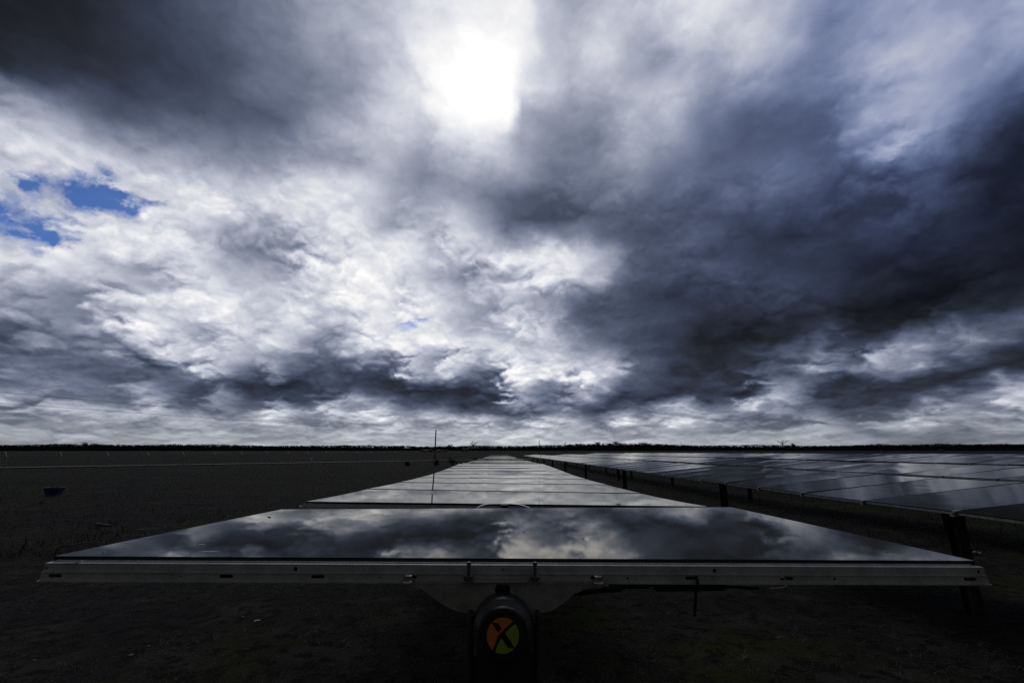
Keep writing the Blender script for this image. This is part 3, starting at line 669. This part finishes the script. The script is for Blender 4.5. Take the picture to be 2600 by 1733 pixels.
rail = prism([(XL, zU1), (XR, zU1), (XR, zU0), (XL, zU0)], 0, .002, 'end_rail', M_galv, r1o, holesU); place(rail)
lowr = prism([(XL-.003, zL1), (XR+.003, zL1), (XR+.001, zU1-.0006), (XL-.001, zU1-.0006)], -.0012, .0012, 'lower_web', M_galv, rail, holesL); place(lowr)
mb = MB()
mb.box(XL, XR, -.0036, .0016, zU1-.0003, zU1+.0008)                                    # folded ridge
mb.box(XL-.003, XR+.003, -.0065, -.0013, zL1-.0020, zL1)
mb.box(XL, XL+.002, .0022, .0438, zL1+.0008, -.0085); mb.box(XR-.002, XR, .0022, .0438, zL1+.0008, -.0085)                               # bottom lip above; unseen end plates added to keep light out of the slots
mb.box(XL, XR, .0001, .012, zU0+.0001, zU0+.0016)                                      # ledge
mb.box(XL+.012, XR-.012, .0105, .0122, zU0+.0017, -.0064)                              # upper fold
mb.box(XL+.012, XR-.012, .0123, .045, -.0078, -.0064)                                  # shelf under the glass
mb.box(XL, XR, .044, .046, zL1, -.0080)                                                # rear web
mb.box(XL, XR, .0022, .0438, zL1-.001, zL1+.0006)
f = mb.build('rail_fold', M_galv, rail); place(f)
# torn bright lip and tabs at the left end
mb = MB(); pts = [loc(px, py, .962) for px, py in ((158, 1429), (190, 1428.6), (199, 1427), (205, 1423.8), (211, 1424.4))]
mb.tube([(x_, -.005, z_) for x_, z_ in pts], .0011, 6); place(mb.build('bent_lip', M_bolt, rail))

# bracket with wings, seen as a dark cast moustache
BY = -.011
def L2(pts, Yd): return [loc(px, py, Yd) for px, py in pts]
out = L2([(1026, 1475.5), (1543, 1479), (1546, 1487), (1515, 1489), (1490, 1493), (1460, 1506), (1430, 1531), (1402, 1549), (1372, 1556), (1372, 1580),
          (1186, 1580), (1186, 1556), (1160, 1551), (1130, 1538), (1095, 1513), (1070, 1495), (1045, 1487), (1020, 1484)], .956)
boss = circ(*loc(1276, 1496, .956), 19*mpx, 20)
br = prism(out, BY, BY+.030, 'bracket', M_cast, r1o, [boss]); 
bv = br.modifiers.new('bevel', 'BEVEL'); bv.width = .0045; bv.segments = 3; bv.limit_method = 'ANGLE'; bv.angle_limit = rad(50); place(br)
mb = MB(); zt_ = loc(1276, 1475.8, .956)[1]
x0_, x1_ = loc(1026, 1475, .956)[0], loc(1540, 1477, .956)[0]
mb.box(x0_, x1_, BY-.001, .030, zt_-.0042, zt_-.0004)
mb.box(loc(1170, 1475, .95)[0], loc(1375, 1475, .95)[0], BY-.007, -.0062, zt_-.0003, zt_+.0016)
place(mb.build('bracket_flange', M_cast, br))
bx, bz = loc(1276, 1496, .956); mb = MB()
mb.lathe([(.0140, BY+.018), (.0140, BY+.001), (.0120, BY-.0015), (.0112, BY+.004), (.0105, BY+.012)], 'Y', 24, (bx, 0, bz)); place(mb.build('boss', M_post, br, False))
# threaded studs with nut and washer, hexagon bolts
for px in (1190, 1358):
    x_ = loc(px, 1450, .953)[0]; b0 = zt_+.0016; mb = MB(); zt2 = loc(px, 1425+(px > 1300)*.5, .953)[1]
    prof = [(.0001, b0-.002)]
    zz = b0
    while zz < zt2-.001: prof += [(.0040, zz), (.0046, zz+.0007)]; zz += .0014
    prof += [(.0040, zt2-.0006), (.0034, zt2)]
    mb.lathe(prof, 'Z', 12, (x_, -.0155, 0)); st = mb.build('stud', M_stud, r1o); place(st)
    mb = MB(); mb.lathe([(.0128, b0+.0001), (.0128, b0+.0018)], 'Z', 20, (x_, -.0155, 0)); place(mb.build('washer', M_bolt, st))
    mb = MB(); mb.lathe([(.0085, b0+.0020), (.0088, b0+.003), (.0086, b0+.0095), (.0072, b0+.0108)], 'Z', 6, (x_, -.0155, 0)); place(mb.build('nut', M_stud, st))
for px, py in ((1037, 1456), (1518.5, 1459)):
    x_, zz = loc(px, py, .955); b0 = zt_-.0004; mb = MB(); hh = .0125
    mb.lathe([(.0080, b0+.0035), (.0084, b0+.005), (.0084, b0+hh-.001), (.0066, b0+hh)], 'Z', 6, (x_, -.0135, 0)); bo = mb.build('hex_bolt', M_bolt, r1o); place(bo)
    mb = MB(); mb.lathe([(.0105, b0), (.0118, b0+.0006), (.0112, b0+.0028), (.0088, b0+.0034)], 'Z', 20, (x_, -.0135, 0)); place(mb.build('washer', M_bolt, bo))
x_ = loc(1278, 1440)[0]; mb = MB(); mb.lathe([(.0020, -.001), (.0020, .004)], 'Y', 10, (x_, 0, -.0163)); place(mb.build('screw', M_bolt, r1o))

# hub with its round cap
hx, hz = loc(1277, 1603, .925); HYc = -.042; R0 = .0575
mb = MB(); mb.lathe([(R0*.2, HYc+.06), (R0*.99, HYc+.06), (R0, HYc+.02), (R0*.985, HYc+.008), (R0*.95, HYc), (R0*.90, HYc-.003), (R0*.80, HYc-.010), (R0*.775, HYc-.0135), (R0*.2, HYc-.0135)], 'Y', 56, (hx, 0, hz))
cap = mb.build('hub_cap', M_rim, r1o, False); place(cap)
mb = MB(); mb.lathe([(R0*.773, HYc-.0130), (R0*.765, HYc-.0150), (R0*.72, HYc-.0160), (R0*.1, HYc-.0160)], 'Y', 48, (hx, 0, hz)); fc = mb.build('cap_face', M_black, cap); place(fc)
lr = .0288
def emb(pts): return [(hx-.0002+(x-783)/265*lr, hz-(y-700)/285*lr) for x, y in pts]
def arc(a0, a1, n=18): return [(783+265*math.cos(a), 700-285*math.sin(a)) for a in np.linspace(a0, a1, n)]
def ang(x, y): return math.atan2(-(y-700)/285, (x-783)/265)
A = ang
o1 = arc(A(620, 915)+0*2, A(620, 915)-(A(620, 915)-(-2*math.pi+A(597, 510)))) if False else arc(A(620, 915)+2*math.pi, A(597, 510))
orange = o1+[(655, 585), (703, 657), (765, 600), (700, 500), (612, 494)]+arc(A(612, 494), A(945, 478))+[(900, 512), (860, 545), (800, 598), (745, 655), (712, 690), (690, 730), (665, 800), (640, 865)]
g1 = arc(A(980, 520), A(975, 890))+[(940, 835), (880, 745), (820, 665), (850, 630), (900, 578)]
g2 = arc(A(662, 955)+2*math.pi, A(965, 905)+2*math.pi)+[(865, 895), (800, 795), (757, 740), (720, 800), (690, 870)]
for pts, m_ in ((orange, M_orange), (g1, M_green), (g2, M_green)):
    e = prism(emb(pts), HYc-.0168, HYc-.0159, 'emblem', m_, cap); place(e)
# housing under the cap, side plates and the pile
def vbox(name, m_, px0, px1, y0, y1, zt, zb, par=r1o, bev=.004):
    mb = MB(); mb.box(loc(px0, 1600, .93)[0], loc(px1, 1600, .93)[0], y0, y1, zb, zt); o = mb.build(name, m_, par); place(o)
    if bev: q = o.modifiers.new('bevel', 'BEVEL'); q.width = bev; q.segments = 3
    return o
zb_ = -1.36
vbox('gear_housing', M_black, 1212, 1347, -.050, .03, hz, hz-.26, bev=.012)
vbox('side_plate', M_post, 1186, 1199, -.040, .05, loc(1190, 1558, .93)[1], zb_)
vbox('side_plate', M_post, 1362, 1374, -.040, .05, loc(1366, 1558, .93)[1], zb_)
vbox('support_post', M_post, 1201, 1360, -.020, -.012, hz-.05, zb_, bev=0)

# cables under the right half of the rail, strap, tie
def ctube(name, pts, r, m_, Yd=.99, n=8):
    mb = MB(); q = [at(px, py, Yd)-Vector((0, 0, 0)) for px, py in pts]; mb.tube(q, r, n); o = mb.build(name, m_, r1o, True); C1(o); return o
ctube('cable', [(1470, 1506), (1490, 1500), (1520, 1498), (1545, 1494), (1580, 1487), (1640, 1484), (1670, 1486), (1840, 1489), (1880, 1490), (1910, 1493), (1925, 1492)], .0028, M_black)
ctube('cable', [(1440, 1510), (1480, 1506), (1530, 1500), (1560, 1498), (1590, 1489), (1650, 1490)], .0028, M_black, .995)
mb = MB(); c0 = at(1534, 1491, .985); c1 = at(1576, 1488, .985); mb.tube([c0, c0.lerp(c1, .3), c0.lerp(c1, .32), c1], [.0075, .0085, .0098, .0088], 10); C1(mb.build('connector', M_black, r1o))
mb = MB(); c0 = at(1662, 1485.5, .985); c1 = at(1836, 1489, .985); mb.box(c0.x, c1.x, .975, .995, c1.z-.0045, c0.z+.006); C1(mb.build('cable_tray', M_black, r1o))
mb = MB()
sp = [at(px, py, .958) for px, py in ((1750, 1460.5), (1768, 1460.5), (1770, 1470), (1771.5, 1479))]; sp += [at(1767.5, 1492, .968), at(1766, 1520, .97), at(1764, 1564, .972)]
sw = Vector((.0028, 0, 0)); vs = []
for q in sp: vs += [q-sw, q+sw, q+sw+Vector((0, .0012, 0)), q-sw+Vector((0, .0012, 0))]
mb.add(vs, [tuple(4*i+a for a in (k_, (k_+1) % 4, (k_+1) % 4+4, k_+4)) for i in range(len(sp)-1) for k_ in range(4)]+[(3, 2, 1, 0), tuple(4*(len(sp)-1)+k_ for k_ in range(4))])
C1(mb.build('hanging_strap', M_black, r1o))
ctube('cable_tie', [(1981, 1463.5), (1987, 1464.5), (1993, 1468.5), (1997, 1474), (1999, 1481), (1996, 1487), (1988, 1490), (1972, 1491.5), (1955, 1493)], .0009, M_paleplastic, .96, 6)

# second section: its near rail and the arched strap over the gap
mb = MB()
for dz_, dy_ in (((-.020, -.009), (.0, .002)), ((-.034, -.0205), (-.010, -.008)), ((-.056, -.0345), (-.010, -.008))):
    pass
mb.box(-PW/2-.002, PW/2, .004, .006, -.017, -.008); mb.box(-PW/2-.010, PW/2+.008, -.010, -.008, -.056, -.0185); mb.box(-PW/2-.010, PW/2+.008, -.0078, .0038, -.0186, -.0172); mb.box(-PW/2, PW/2, .0062, .05, -.0172, -.0155)
rr = mb.build('end_rail', M_galv, r1o); rr.location = Vector((.034, 2.205, CAM_Z-.2545))-r1o.location; rr.rotation_euler = (0, math.atan2(.028, PW), 0)
mb = MB(); ap = [at(px, py, 2.10) for px, py in ((1207, 1292), (1213, 1287), (1222, 1282), (1234, 1278.5), (1250, 1277.2), (1300, 1277.5), (1318, 1279), (1332, 1283), (1344, 1287.5), (1350, 1292))]
hw_ = Vector((0, .016, 0)); th_ = Vector((0, 0, .0022)); vs = []
for q in ap: vs += [q-hw_, q+hw_, q+hw_-th_, q-hw_-th_]
mb.add(vs, [tuple(4*i+a for a in (k_, (k_+1) % 4, (k_+1) % 4+4, k_+4)) for i in range(len(ap)-1) for k_ in range(4)]+[(3, 2, 1, 0), tuple(4*(len(ap)-1)+k_ for k_ in range(4))])
C1(mb.build('arched_strap', M_bolt, r1o))
mb = MB(); q = at(1281, 1288, 2.11); mb.box(q.x-.015, q.x+.015, 2.10, 2.13, q.z-.02, q.z+.012); C1(mb.build('motor_block', M_black, r1o))

# specks on the nearest pane
def on_panel(px, py):
    d = ray(px, py); Yd = 1.3
    for _ in range(30):
        x_ = d[0]*Yd; u = (x_+.875)/1.85; v = (Yd-.987)/.992
        z_ = (1-v)*((1-u)*-.207+u*-.227)+v*((1-u)*-.245+u*-.243); Yd = z_*d[1]/d[2]
    return Vector((d[0]/d[1]*Yd, Yd, z_+CAM_Z))
def speck(px, py, w, d, m_, name, rz=0.0, seed=1, h=.0012):
    rn = random.Random(seed); p = on_panel(px, py); n = 11; ringv = []
    for k in range(n):
        a = 2*math.pi*k/n; r_ = 1+rn.uniform(-.3, .3); x_, y_ = w/2*r_*math.cos(a), d/2*r_*math.sin(a)
        ringv.append(p+Vector((x_*math.cos(rz)-y_*math.sin(rz), x_*math.sin(rz)+y_*math.cos(rz), .0004)))
    vs = ringv+[p+Vector((0, 0, h))]; o = new_obj(name, vs, [(k, (k+1) % n, n) for k in range(n)], m_, near); C1(o)
speck(525, 1400, .030, .006, M_white, 'dropping', .1, 2); speck(512, 1381.5, .014, .008, M_white, 'dropping', .5, 3); speck(463, 1402.5, .008, .005, M_white, 'dropping', 0, 4)
speck(552, 1400, .006, .003, M_white, 'dropping', 0, 5); speck(320, 1389, .022, .002, M_white, 'dropping', 0, 6); speck(374, 1402, .009, .003, M_white, 'dropping', 0, 16)
speck(2385, 1418.5, .020, .0025, M_white, 'dropping', 0, 7); speck(2376, 1418.3, .006, .003, M_white, 'dropping', 0, 8)
speck(684, 1313, .009, .030, M_black, 'dirt_spot', .9, 9, .004); speck(262, 1402, .005, .012, M_black, 'dirt_spot', .3, 10, .003); speck(2250, 1401, .008, .016, M_black, 'dirt_spot', .2, 11, .003)
speck(1330, 1351, .004, .006, M_black, 'dirt_spot', 0, 12, .003); speck(1480, 1369, .003, .005, M_black, 'dirt_spot', 0, 13, .003)

# ================================================================== things lying about
def ground_at(px, py):
    d = ray(px, py); Yd = 5
    for _ in range(40):
        Yd = .5*Yd+.5*max(.3, (ground_z(d[0]/d[1]*Yd, Yd)-CAM_Z)*d[1]/d[2])
    x_ = d[0]/d[1]*Yd; return Vector((x_, Yd, ground_z(x_, Yd)))
p = ground_at(135, 1256)
M_rimd = mat('dull_rim', (.14, .15, .2), .6)
o = thing('plastic_tub', 'small blue plastic tub with a pale rim lying in the grass at left', 'tub', p, .2)
mb = MB(); w0, w1, hh = .20, .28, .30
mb.add([(-w0, -.15, .01), (w0, -.15, .01), (w0, .15, .01), (-w0, .15, .01), (-w1, -.2, hh), (w1, -.2, hh), (w1, .2, hh), (-w1, .2, hh), (-w1+.02, -.18, hh), (w1-.02, -.18, hh), (w1-.02, .18, hh), (-w1+.02, .18, hh), (-w0+.02, -.13, .03), (w0-.02, -.13, .03), (w0-.02, .13, .03), (-w0+.02, .13, .03)],
       [(3, 2, 1, 0), (0, 1, 5, 4), (1, 2, 6, 5), (2, 3, 7, 6), (3, 0, 4, 7), (4, 5, 9, 8), (5, 6, 10, 9), (6, 7, 11, 10), (7, 4, 8, 11), (8, 9, 13, 12), (9, 10, 14, 13), (10, 11, 15, 14), (11, 8, 12, 15), (12, 13, 14, 15)]); mb.build('body', M_blue, o)
mb = MB(); mb.tube([(-.3, -.215, hh+.012), (.3, -.215, hh+.012), (.3, .215, hh+.012), (-.3, .215, hh+.012), (-.3, -.2, hh+.012)], .012, 6); mb.build('rim', M_rimd, o)

def rock(px, py, r, label, m_=M_rock, name='stone', flat=.6, seed=1):
    p = ground_at(px, py); bm = bmesh.new(); bmesh.ops.create_icosphere(bm, subdivisions=2, radius=r); rn = random.Random(seed)
    for v in bm.verts: v.co *= 1+.3*mnoise.noise(v.co*2.2/r+Vector((seed, 0, 0))); v.co.z *= flat; v.co.z += r*flat*.5
    me = bpy.data.meshes.new(name); bm.to_mesh(me); bm.free(); me.materials.append(m_); o = new_obj(name, None, None, None, None, mesh=me); o.location = p; o.rotation_euler = (0, 0, rn.uniform(0, 6))
    tag(o, label, name.replace('_', ' ')); return o
rock(332, 1664, .016, 'pale rounded stone low in the dark soil at bottom left', seed=3)
rock(378, 1640, .010, 'small light pebble just above the pale rounded stone at bottom left', seed=4)
rock(87, 1676, .011, 'light pebble nearest the bottom left corner', seed=5)
rock(616, 1566, .012, 'small light pebble beside the white scrap below the rail', seed=6)
rock(757, 1499, .010, 'bright pebble just below the left half of the rail', seed=7)
def scrap(px, py, w, d, rz, label, m_, name='scrap', seed=0):
    rn = random.Random(seed); p = ground_at(px, py); n = 5; vs = []
    for j in range(3):
        for i in range(n): vs.append(((i/(n-1)-.5)*w, (j/2-.5)*d, .012+rn.uniform(0, .35*d)))
    top = [(j*n+i, j*n+i+1, (j+1)*n+i+1, (j+1)*n+i) for j in range(2) for i in range(n-1)]
    o = new_obj(name, vs, top, m_); sm = o.modifiers.new('thick', 'SOLIDIFY'); sm.thickness = .002; o.location = p; o.rotation_euler = (0, 0, rz); tag(o, label, name.replace('_', ' '))
scrap(653, 1578, .050, .022, .5, 'small bright white scrap on the dark soil below the rail', M_paleplastic, seed=1)
scrap(2476, 1406, .16, .10, .3, 'crumpled grey wrapper on the ground behind the right end of the rail', mat('grey_paper', (.16, .16, .15), .9), 'wrapper', seed=2)
scrap(360, 1345, .10, .05, .8, 'small pale scrap on the dark ground above the left corner of the glass', mat('dull_paper', (.18, .18, .17), .9), seed=3)
def lath(px0, py0, px1, py1, w, label):
    a, b_ = ground_at(px0, py0), ground_at(px1, py1); d = b_-a; o_ = MB(); l_ = d.length
    o_.box(0, l_, -w/2, w/2, .0, .02); o = o_.build('lath', M_wood); o.location = a+Vector((0, 0, .02)); o.rotation_euler = (0, -math.atan2(d.z, math.hypot(d.x, d.y)), math.atan2(d.y, d.x)); tag(o, label, 'lath')
lath(150, 1390, 245, 1379, .035, 'weathered wooden lath on the ground behind the left corner of the glass')
lath(244, 1331, 278, 1336, .07, 'short weathered board lying halfway between the blue tub and the glass')
lath(468, 1280.5, 540, 1282, .06, 'long grey board lying in the grass left of the second glass pane')

# little white marker by the road
p = at(791, 1166, 80); p.z = ground_z(p.x, 80, False)
o = thing('marker_sign', 'little pale marker sign standing at the gravel road beyond the fence', 'sign', p)
mb = MB(); mb.tube([(0, 0, 0), (0, 0, .7)], .03, 6); mb.build('post', M_fence, o); mb = MB(); mb.box(-.14, .14, -.04, -.031, .45, .85); mb.build('board', M_white, o)

# bushes along the fence line
for px, py, Yd, w, lab in ((1033, 1176, 62, .9, 'low dark bush, leftmost of three beside the utility pole'), (1108, 1176, 62, .95, 'dark bush in the middle, right at the foot of the utility pole'), (1149, 1176, 62, 1.25, 'largest of three dark bushes, nearest the central row'), (1206, 1166, 75, 1.0, 'small dark bush touching the left edge of the central row')):
    p = at(px, py, Yd); o = thing('bush', lab, 'bush', (p.x, Yd, ground_z(p.x, Yd)), group='bushes near the pole')
    V, F = [], []; rn = random.Random(px)
    for k in range(7): crown_arrays(rn.uniform(-.3, .3)*w, rn.uniform(-.3, .3)*w, w*rn.uniform(.25, .75), w*.33, w*.3, 130, .06, V, F)
    tri_mesh('foliage', V, F, M_leaf, o)
    mb = MB()
    for k in range(6): a = k; mb.tube([(0, 0, 0), (math.cos(a)*.3*w, math.sin(a)*.3*w, w*.8)], [.02, .006], 4)
    mb.build('stem', M_bark, o)

# dry weeds with pale twigs
def twig(px, py, h, label, seed):
    p = ground_at(px, py); rn = random.Random(seed); mb = MB()
    def br_(a, d, l, r, dep):
        pts = [a]
        for k in range(3): d = (d+Vector((rn.uniform(-.25, .25), rn.uniform(-.25, .25), rn.uniform(-.1, .15)))).normalized(); pts.append(pts[-1]+d*l/3)
        mb.tube(pts, [r, r*.8, r*.6, r*.4], 4)
        if dep:
            for q in pts[1:]:
                if rn.random() < .8: br_(q, (d+Vector((rn.uniform(-1, 1), rn.uniform(-.6, .6), rn.uniform(-.2, .6)))).normalized(), l*.55, r*.55, dep-1)
    for k in range(4): br_(Vector((rn.uniform(-.02, .02), 0, 0)), Vector((rn.uniform(-.7, .7), rn.uniform(-.4, .4), 1)).normalized(), h*rn.uniform(.6, 1), .0016, 2)
    o = mb.build('dead_weed', M_straw2); o.location = p; tag(o, label, 'weed')
M_straw2 = mat('pale_dry_stem', (.17, .15, .12), .9, spec=.1)
twig(1530, 1735, .11, 'dead branching weed at the bottom edge right of the emblem hub', 1)
twig(1650, 1733, .13, 'second dead weed at the bottom edge, further right with wider twigs', 2)
twig(2520, 1705, .12, 'dead weed with long slanting twigs near the bottom right corner', 3)
twig(2460, 1410, .20, 'pale dry stalks beside the grey wrapper at right', 4)

# thatch of dead grass and gravel crumbs
def blades(n, ymin, ymax, p_, lmin, lmax, wid, name, m_, upright=.35, seed=1):
    rs = np.random.RandomState(seed); y = ymin+(ymax-ymin)*rs.rand(n)**p_; x = (rs.rand(n)*2-1)*(y*1.35+1.2)
    keep = np.ones(n, bool)
    z = np.array([ground_z(a, b_) for a, b_ in zip(x, y)])
    nz = np.array([mnoise.noise(Vector((a*.7, b_*.7, 4))) for a, b_ in zip(x, y)])
    keep = (nz+rs.rand(n)*.9-.35) > 0
    x, y, z, nz = x[keep], y[keep], z[keep], nz[keep]; n = len(x)
    l = (lmin+(lmax-lmin)*rs.rand(n)**2); a = rs.rand(n)*2*np.pi; up = rs.rand(n)**1.5*upright+.05
    dx, dy = np.cos(a), np.sin(a); b0 = np.stack([x, y, z-.004], 1)
    side_v = np.stack([-dy, dx, np.zeros(n)], 1)*(wid*(.5+rs.rand(n)))[:, None]
    mid = b0+np.stack([dx*l*.5*(1-up*.5), dy*l*.5*(1-up*.5), l*up*.75], 1); tip = b0+np.stack([dx*l, dy*l, l*up*(.4+.9*rs.rand(n))], 1)
    v = np.stack([b0-side_v, b0+side_v, mid+side_v*.7, mid-side_v*.7, tip], 1).reshape(-1, 3); k = np.arange(n)[:, None]*5
    f = np.concatenate([k+np.array([[0, 1, 2]]), k+np.array([[0, 2, 3]]), k+np.array([[3, 2, 4]])])
    return kind(tri_mesh(name, [v], [f], m_), 'stuff')
o = blades(190000, .9, 11, 1.4, .02, .13, .0015, 'dead_grass', M_straw, .35, 1); o['label'] = 'matted dead grass and moss over the dark ground'
o = blades(60000, 8, 60, 1.6, .06, .28, .006, 'field_grass', M_field, .8, 2); o['label'] = 'rough grass across the field behind'
V, F = [], []; rs = np.random.RandomState(5)
bmq = bmesh.new(); bmesh.ops.create_icosphere(bmq, subdivisions=1, radius=1); iv = np.array([v.co[:] for v in bmq.verts]); ifc = np.array([[v.index for v in f_.verts] for f_ in bmq.faces]); bmq.free()
for i in range(1500):
    y_ = .9+7*rs.rand()**1.4; x_ = (rs.rand()*2-1)*(y_*1.2+.6)
    if x_ > .3 and rs.rand() < .75: continue
    if mnoise.noise(Vector((x_*.8, y_*.8, 8)))+rs.rand()*.6 < .15: continue
    r_ = .0018+.0055*rs.rand()**4; v = iv*(1+.35*rs.rand(len(iv), 1))*r_*np.array([1, 1, .7])+np.array([x_, y_, ground_z(x_, y_)+r_*.4+.004])
    F.append(ifc+sum(len(q) for q in V)); V.append(v)
kind(tri_mesh('gravel', V, F, M_rock), 'stuff', 'scattered pale gravel crumbs on the dark soil')
